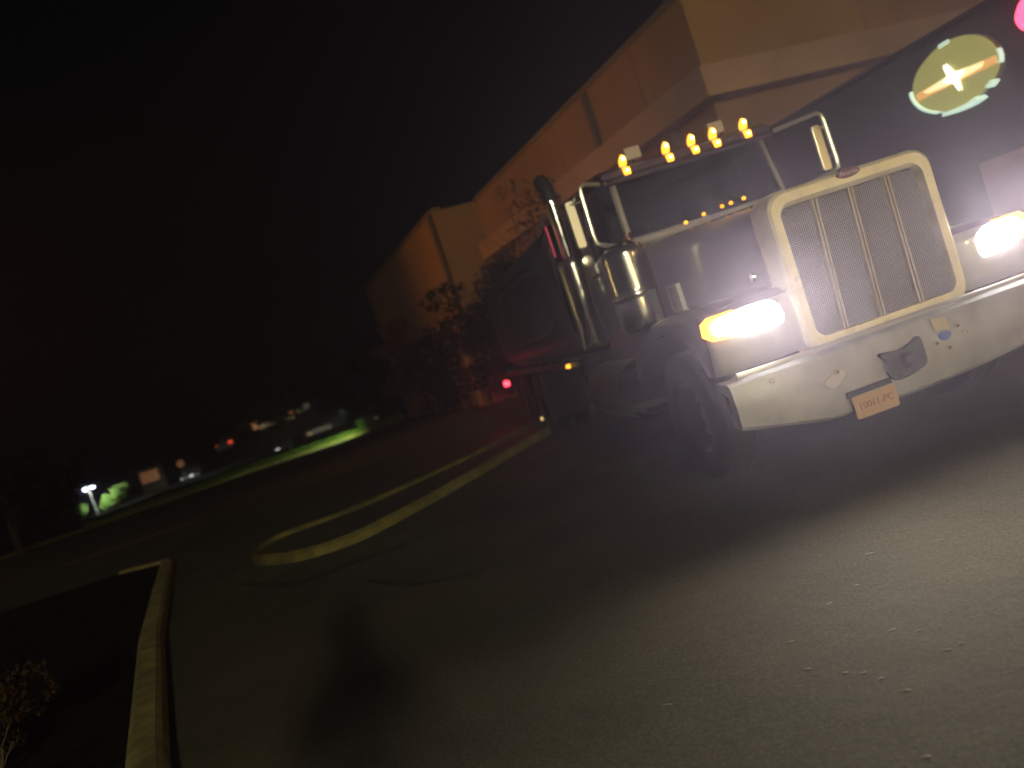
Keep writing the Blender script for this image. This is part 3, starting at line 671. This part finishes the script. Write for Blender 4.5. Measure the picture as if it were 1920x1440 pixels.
# cab
def cring(y, hw, z0, z1, r): return [(x, y, z) for x, z in rrect(hw, z0, z1, r, 4)]
obj('cab', loft(B(), [cring(2.40, .93, 1.0, 2.10, .05), cring(2.46, .955, .98, 2.12, .05), cring(3.72, .955, .98, 2.12, .05), cring(3.78, .93, 1.0, 2.1, .05)]), M['cab'], tr, True)
rf = []
for y, z0, z1, hw in ((2.40, 2.70, 2.755, .86), (2.42, 2.685, 2.80, .90), (2.52, 2.69, 2.845, .92), (2.9, 2.69, 2.875, .93), (3.5, 2.69, 2.87, .93), (3.76, 2.69, 2.80, .91)): rf.append(cring(y, hw, z0, z1, .045))
roof = obj('roof', loft(B(), rf), M['cab'], tr, True)
obj('cab_back', box(B(), -.93, .93, 3.66, 3.77, 2.11, 2.70), M['cab'], tr, bevel=.02)
for s in (-1, 1):
    obj('door_pillar', box(B(), s * .905 - .03, s * .905 + .03, 3.30, 3.67, 2.11, 2.70), M['cab'], tr, bevel=.015)
    f_ = obj('side_window', prism(B(), [(2.56, 2.125), (3.30, 2.125), (3.30, 2.69), (2.62, 2.69)], lambda y, z: Vector((s * .925, y, z)), (s * .006, 0, 0)), M['glass'], tr)
    obj('door_handle', box(B(), s * .965 - .015, s * .965 + .015, 3.3, 3.5, 1.95, 1.99), M['chrome'], tr, bevel=.01)
WS = lambda x, z: Vector((x, 2.42 + (z - 2.12) * .17, z))
obj('windshield', prism(B(), [(-.79, 2.13), (.80, 2.13), (.78, 2.70), (-.77, 2.70)], WS, (0, .008, 0)), M['glass'], tr)
def trimbar(p, q, w, nm='windshield_trim'):
    a, b = WS(*p), WS(*q); return obj(nm, tube(B(), [a + Vector((0, -.012, 0)), b + Vector((0, -.012, 0))], w, 8), M['trim'], tr, True)
trimbar((-.825, 2.10), (-.79, 2.71), .036); trimbar((.825, 2.10), (.80, 2.71), .022)
trimbar((-.83, 2.10), (.0, 2.09), .044); trimbar((.0, 2.095), (.82, 2.105), .034)
for x in (-.45, .35): obj('wiper', tube(B(), [WS(x, 2.14) + Vector((0, -.03, 0)), WS(x - .32, 2.30) + Vector((0, -.025, 0))], .008, 6), M['black'], tr)
# interior
obj('dashboard', box(B(), -.85, .85, 2.50, 2.80, 2.0, 2.17), M['black'], tr, bevel=.05)
for x in (-.45, .45):
    st = obj('seat', box(B(), x - .25, x + .25, 2.95, 3.40, 1.75, 1.95), M['seat'], tr, bevel=.06)
    obj('backrest', box(B(), x - .25, x + .25, 3.36, 3.52, 1.9, 2.58), M['seat'], st, bevel=.07)
obj('steering_wheel', tube(B(), [(.45 + .2 * math.cos(a), 2.86 + .08 * math.sin(a), 2.15 + .19 * math.sin(a)) for a in [2 * math.pi * k / 24 for k in range(24)]], .016, 8, True), M['black'], tr, True)

# roof marker lamps and box lamps
LX = [-.64, -.19, .08, .31, .64]
for x in LX:
    b_ = obj('marker_light', box(B(), x - .035, x + .035, 2.43, 2.56, 2.775, 2.83), M['chrome_soft'], tr, bevel=.01)
    bm = B(); rg = []
    for z, hw, hd in ((2.835, .034, .045), (2.86, .038, .05), (2.885, .034, .045), (2.91, .022, .03), (2.925, .008, .012)): rg.append([(x + 1.0 * hw * math.cos(a) + (z - 2.84) * .12, 2.45 + hd * math.sin(a), 2.835 + 1.15 * (z - 2.835)) for a in [2 * math.pi * k / 14 for k in range(14)]])
    obj('lens', loft(bm, rg), M['amber'], b_, True)
    obj('bulb', lathe(B(), [(0, -.02), (.018, -.012), (.022, .008), (.014, .026), (0, .032)], (x + .005, 2.41, 2.885), 'z', 10), M['amber_core'], b_, True)
    l2 = obj('lower_lens', box(B(), x - .036, x + .036, 2.385, 2.425, 2.730, 2.805), M['amber'], b_, bevel=.012)
    obj('bulb', lathe(B(), [(0, -.014), (.016, -.010), (.019, .006), (0, .02)], (x, 2.374, 2.768), 'z', 10), M['amber_core'], b_, True)
for x in (-.45, .45):
    b_ = obj('box_lamp', box(B(), x - .085, x + .085, 2.60, 2.72, 2.895, 3.02), M['trim'], tr, bevel=.015)
    obj('stalk', tube(B(), [(x, 2.66, 2.86), (x, 2.66, 2.9)], .02, 6), M['black'], b_)

# mirrors: loop bracket, tall flat head, round spot mirror
def mirror(s, xo, lit):
    br = obj('mirror_bracket', tube(B(), [(s * .93, 2.44, 2.73), (s * (xo - .04), 2.40, 2.765), (s * xo, 2.40, 2.74), (s * (xo + .01), 2.40, 2.68), (s * (xo + .02), 2.40, 2.3), (s * (xo + .01), 2.40, 2.20), (s * (xo - .04), 2.40, 2.17), (s * .90, 2.44, 2.10)], .022, 10), M['chrome_soft'], tr, True)
    hd = obj('mirror_head', prism(B(), rrect(.048, 2.20, 2.66, .03, 4, s * (xo + (-.075 if lit else .14))), YZ(2.42), (0, .035, 0)), M['chrome_soft'], tr, bevel=.008)
    obj('spot_mirror', lathe(B(), [(0, -.03), (.05, -.02), (.06, .01), (0, .012)], (s * (xo + (-.06 if lit else .15)), 2.40, 2.07), 'y', 20), M['chrome_soft'], hd, True)
    obj('mirror_stay', tube(B(), [(s * (xo + .02), 2.41, 2.62), (s * (xo + (-.07 if lit else .14)), 2.43, 2.62)], .012, 6), M['chrome_soft'], br)
mirror(-1, 1.13, False); mirror(1, 1.43, True)

# air cleaner, exhaust stack, tank, steps
ac = obj('air_cleaner', lathe(B(), [(0, -.41), (.17, -.40), (.207, -.37), (.21, -.355), (.21, -.12), (.21, -.1), (.216, -.09), (.216, -.06), (.21, -.05), (.21, -.03), (.21, .29), (.21, .31), (.18, .36), (.10, .40), (0, .41)], (-1.05, 2.08, 1.70), 'z', 40), M['chrome'], tr, True)
obj('intake_elbow', tube(B(), [(-.98, 2.08, 2.08), (-.93, 2.15, 2.14), (-.88, 2.3, 2.12)], .06, 12), M['chrome'], ac, True)
ex = obj('exhaust_stack', lathe(B(), [(0, -1.0), (.15, -1.0), (.165, -.96), (.165, -.93), (.165, -.03), (.165, .0), (.15, .05), (.08, .07), (.075, .09), (.075, .74), (.075, .75), (0, .75)], (-1.03, 3.95, 2.22), 'z', 36), M['chrome'], tr, True)
obj('stack_tip', tube(B(), [(-1.03, 3.95, 2.95), (-1.03, 3.97, 3.12), (-1.05, 4.06, 3.25)], [.085, .085, .08], 16), M['black'], ex, True)
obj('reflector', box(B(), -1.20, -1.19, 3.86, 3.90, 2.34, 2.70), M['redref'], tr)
obj('stack_guard', tube(B(), [(-1.21, 3.80, 1.25), (-1.21, 3.80, 2.20)], .012, 6), M['chrome_soft'], ex)
obj('fuel_tank', tube(B(), [(-.98, 2.75, .72), (-.98, 2.80, .72), (-.98, 4.05, .72), (-.98, 4.10, .72)], [.27, .31, .31, .27], 32), M['alu'], tr, True)
obj('fuel_tank', tube(B(), [(.98, 2.75, .72), (.98, 2.80, .72), (.98, 4.05, .72), (.98, 4.10, .72)], [.27, .31, .31, .27], 32), M['chrome_soft'], tr, True)
for z in (.55, .9): obj('step', box(B(), -1.24, -.96, 2.2, 2.7, z, z + .05), M['frame'], tr, bevel=.01)

# tank body with a raised oval lettered panel
def tring(y, k=1.): return [(x * k, y, 2.0 + (z - 2.0) * k) for x, z in rrect(1.2, 1.12, 2.84, .42, 8, 0, .05)]
tk = obj('tank_body', loft(B(), [tring(4.32, .82), tring(4.36, .95), tring(4.46), tring(10.3), tring(10.42, .95), tring(10.46, .82)]), M['tank'], tr, True)
def oval(cy, cz, a, b, n=48, pw=.55): return [(cy + a * math.copysign(abs(math.cos(t)) ** pw, math.cos(t)), cz + b * math.copysign(abs(math.sin(t)) ** pw, math.sin(t))) for t in [2 * math.pi * k / n for k in range(n)]]
XF = lambda x: (lambda y, z: Vector((x, y, z)))
pn = obj('sign_panel', prism(B(), oval(6.85, 1.98, 2.2, .42), XF(-1.2), (-.02, 0, 0)), M['panel'], tk)
obj('sign_border', tube(B(), [XF(-1.222)(*p) for p in oval(6.85, 1.98, 2.22, .44)], .022, 8, True), M['panel_edge'], tk)
bm = B()
for k in range(9):   # blurred upright strokes of the tank's lettering
    y = 8.1 - k * .24; h = .2 + .03 * math.sin(k * 2.1)
    loft(bm, [[(-1.221, y, 2.0 - h + .04 * k * .2), (-1.221, y + .07, 2.0 - h + .04 * k * .2), (-1.224, y + .07, 2.0 - h + .04 * k * .2), (-1.224, y, 2.0 - h + .04 * k * .2)], [(-1.221, y - .05, 2.0 + h), (-1.221, y + .02, 2.0 + h), (-1.224, y + .02, 2.0 + h), (-1.224, y - .05, 2.0 + h)]])
obj('lettering', bm, M['strap'], tk)
obj('side_rail', box(B(), -1.24, -1.16, 4.3, 10.5, 1.06, 1.13), M['frame'], tr, bevel=.01)
obj('side_rail', box(B(), 1.16, 1.24, 4.3, 10.5, 1.06, 1.13), M['frame'], tr, bevel=.01)
obj('mud_flap', box(B(), -1.26, -.66, 9.6, 9.63, .25, 1.0), M['rubber'], tr); obj('mud_flap', box(B(), .66, 1.26, 9.6, 9.63, .25, 1.0), M['rubber'], tr)
obj('mud_flap', box(B(), -1.26, -.66, 6.85, 6.88, .3, 1.0), M['rubber'], tr)
obj('marker_light', lathe(B(), [(0, -.04), (.022, -.03), (.028, 0), (.022, .02), (0, .03)], (-1.26, 4.72, 1.09), 'x', 12), M['amber'], tr, True)
obj('tail_light', lathe(B(), [(0, -.06), (.05, -.05), (.06, 0), (.05, .05), (0, .06)], (-1.28, 10.55, .91), 'x', 14), M['red'], tr, True)
obj('tail_bracket', box(B(), -1.27, -1.0, 10.5, 10.6, .95, 1.06), M['frame'], tr)
obj('side_lamp', lathe(B(), [(0, -.03), (.03, -.02), (.035, .01), (0, .02)], (-1.27, 7.85, .28), 'x', 10), mat('dim_gold_lens', (.7, .5, .2), .3, emit=(1., .7, .25), es=.8), tr, True)

# ------------------------------------------------------------------ stone chips on the asphalt
bm = B(); bmesh.ops.create_icosphere(bm, subdivisions=1, radius=.5)
rr = random.Random(9)
for v in bm.verts: v.co *= rr.uniform(.7, 1.2)
chip0 = None
for k, (x, y) in enumerate([(1.69, 3.64), (1.4, 3.76), (1.19, 3.46), (1.02, 3.37), (1.1, 2.97), (1.17, 2.9), (1.23, 2.72), (.75, 3.14), (.72, 2.89), (.82, 2.78), (.87, 2.74), (.9, 2.67), (.18, 2.97), (.8, 2.2), (.52, 3.19), (1.17, 2.71), (.93, 2.55)]):
    if chip0 is None: chip0 = obj('stone_chip', bm, M['chip']); o = chip0
    else: o = chip0.copy(); COL.objects.link(o)
    o.scale = (.045 * rr.uniform(.5, 1.4), .006, .004); o.rotation_euler = (0, 0, R(rr.uniform(-25, 5))); o.location = (x, y, .003)
    tag(o, 'tiny pale stone chip glinting on the lit asphalt in front of the truck', 'stone chip', 'stone chips on the asphalt')

# ------------------------------------------------------------------ the photographer, whose shadow falls on the asphalt
def person():
    J = {'pelvis': (0, 0, .95, .15), 'waist': (0, .0, 1.12, .135), 'chest': (0, 0, 1.32, .155), 'neck': (0, .01, 1.47, .06), 'head0': (0, .03, 1.56, .085), 'head': (0, .04, 1.66, .095), 'crown': (0, .03, 1.73, .06)}
    E_ = [('pelvis', 'waist'), ('waist', 'chest'), ('chest', 'neck'), ('neck', 'head0'), ('head0', 'head'), ('head', 'crown')]
    for s, n in ((-1, 'l'), (1, 'r')):
        J.update({n + 'hip': (s * .10, 0, .88, .10), n + 'knee': (s * .13, .02, .48, .065), n + 'ank': (s * .15, -.01, .09, .045), n + 'toe': (s * .17, .17, .04, .038),
                  n + 'sho': (s * .19, 0, 1.40, .065), n + 'elb': (s * .27, .06, 1.14, .048), n + 'wri': (s * .09, .24, 1.33, .032)})
        E_ += [('pelvis', n + 'hip'), (n + 'hip', n + 'knee'), (n + 'knee', n + 'ank'), (n + 'ank', n + 'toe'), ('chest', n + 'sho'), (n + 'sho', n + 'elb'), (n + 'elb', n + 'wri')]
        J[n + 'palm'] = (s * .06, .27, 1.40, .03); E_.append((n + 'wri', n + 'palm'))
        for f in range(4):
            a = (s * (.075 - .012 * f), .29, 1.435 - .01 * f, .010); b = (s * (.06 - .012 * f), .315, 1.47 - .012 * f, .009)
            J[f'{n}f{f}'] = a; J[f'{n}g{f}'] = b; E_ += [(n + 'palm', f'{n}f{f}'), (f'{n}f{f}', f'{n}g{f}')]
        J[n + 'th'] = (s * .03, .26, 1.43, .011); E_.append((n + 'palm', n + 'th'))
    keys = list(J); me = bpy.data.meshes.new('person')
    me.from_pydata([J[k][:3] for k in keys], [(keys.index(a), keys.index(b)) for a, b in E_], [])
    o = bpy.data.objects.new('person', me); link(o)
    sk = o.modifiers.new('Skin', 'SKIN')
    if not me.skin_vertices: 
        me.attributes  # created by the modifier below when missing
        bmm = bmesh.new(); bmm.from_mesh(me); lay = bmm.verts.layers.skin.verify()
        bmm.verts.ensure_lookup_table()
        for i, k in enumerate(keys):
            bmm.verts[i][lay].radius = (J[k][3], J[k][3]); bmm.verts[i][lay].use_root = (i == 0)
        bmm.to_mesh(me); bmm.free()
    else:
        for i, k in enumerate(keys): me.skin_vertices[0].data[i].radius = (J[k][3],) * 2
    o.modifiers.new('Sub', 'SUBSURF').render_levels = 2
    me.materials.append(M['jacket'])
    bm = B(); lathe(bm, [(0, 1.775), (.06, 1.765), (.10, 1.72), (.108, 1.66), (.09, 1.60)], (0, .02, 0), 'z', 20); obj('hair', bm, M['hair'], o, True)
    return o
pp = person(); pp.location = (-.18, -.42, 0); pp.rotation_euler = (0, 0, R(6))
tag(pp, 'person in dark clothes whose shadow falls on the asphalt in front', 'person')

# ------------------------------------------------------------------ lights
def light(name, kind, loc, energy, color, aim=None, size=None, blend=1., soft=.1, parent=None):
    l = bpy.data.lights.new(name, kind); l.energy = energy; l.color = color
    o = bpy.data.objects.new(name, l); link(o, parent); o.location = loc
    if aim is not None: o.rotation_euler = (Vector(aim) - Vector(loc)).to_track_quat('-Z', 'Y').to_euler()
    if kind == 'SPOT': l.spot_size = R(size); l.spot_blend = blend
    if kind != 'SUN': l.shadow_soft_size = soft
    return o
for x in (-.86, .98):
    light('headlight_beam', 'SPOT', (x, .10, 1.18), 350, (1., .88, .72), (x - 1.2, -4.0, 1.5), 150, 1., .42, tr)
light('marker_glow', 'POINT', (-1.5, 10.7, .75), 6, (1., .03, .04), soft=.05, parent=tr)
light('street_lamp_light', 'SPOT', (4.4, -18.7, 6.85), 9500, (1., .96, .58), (1.0, 8, 0.2), 60, .7, .6)
light('sodium_lamp_light', 'SPOT', (-24.3, 15.5, 8.0), 6500, (1., .44, .07), (1.0, 23.5, 5.6), 44, .9, .15)
light('garden_lamp_light', 'SPOT', (-24.75, 43.3, 2.0), 3000, (.85, 1., .85), (-24.5, 45.3, .7), 75, .6, .08)
light('verge_fill_light', 'SPOT', (-7.6, 35.4, 1.4), 900, (.70, 1., .40), (-9.2, 36.6, .0), 120, 1., .1)  # added spot without a fixture, brightens the grass strip
sun = light('sun', 'SUN', (0, -20, 30), .02, (1., .9, .75), (-2.3, -10.7, 27.3)); sun.data.angle = R(.5)

# ------------------------------------------------------------------ night sky and added glow haze
w = bpy.data.worlds.new('World'); scene.world = w; w.use_nodes = True
nt = w.node_tree; bg = nt.nodes['Background']
sky = nt.nodes.new('ShaderNodeTexSky'); sky.sky_type = 'NISHITA'; sky.sun_disc = False; sky.sun_elevation = R(15.5); sky.sun_rotation = R(166)
nt.links.new(sky.outputs['Color'], bg.inputs['Color']); bg.inputs['Strength'].default_value = .0002

hz = obj('haze', box(B(), -120, 60, -30, 150, -1.2, 32), bpy.data.materials.new('haze'))
m = hz.data.materials[0]; m.use_nodes = True; nt = m.node_tree; nt.nodes.clear()
out_ = nt.nodes.new('ShaderNodeOutputMaterial'); pv = nt.nodes.new('ShaderNodeVolumePrincipled')
pv.inputs['Color'].default_value = (.76, .71, 1., 1); pv.inputs['Density'].default_value = .0108; pv.inputs['Anisotropy'].default_value = .83  # violet volume added so lens glare shows as a glow round the headlamps
nt.links.new(pv.outputs['Volume'], out_.inputs['Volume']); hz['kind'] = 'stuff'

# ------------------------------------------------------------------ render settings
scene.render.engine = 'CYCLES'
cy = scene.cycles; cy.use_denoising = True; cy.max_bounces = 6; cy.volume_bounces = 0; cy.transmission_bounces = 6; cy.sample_clamp_indirect = 4
cy.use_adaptive_sampling = True; cy.adaptive_threshold = .01
vs = scene.view_settings; vs.view_transform = 'Standard'; vs.look = 'None'; vs.exposure = 0; vs.gamma = 1
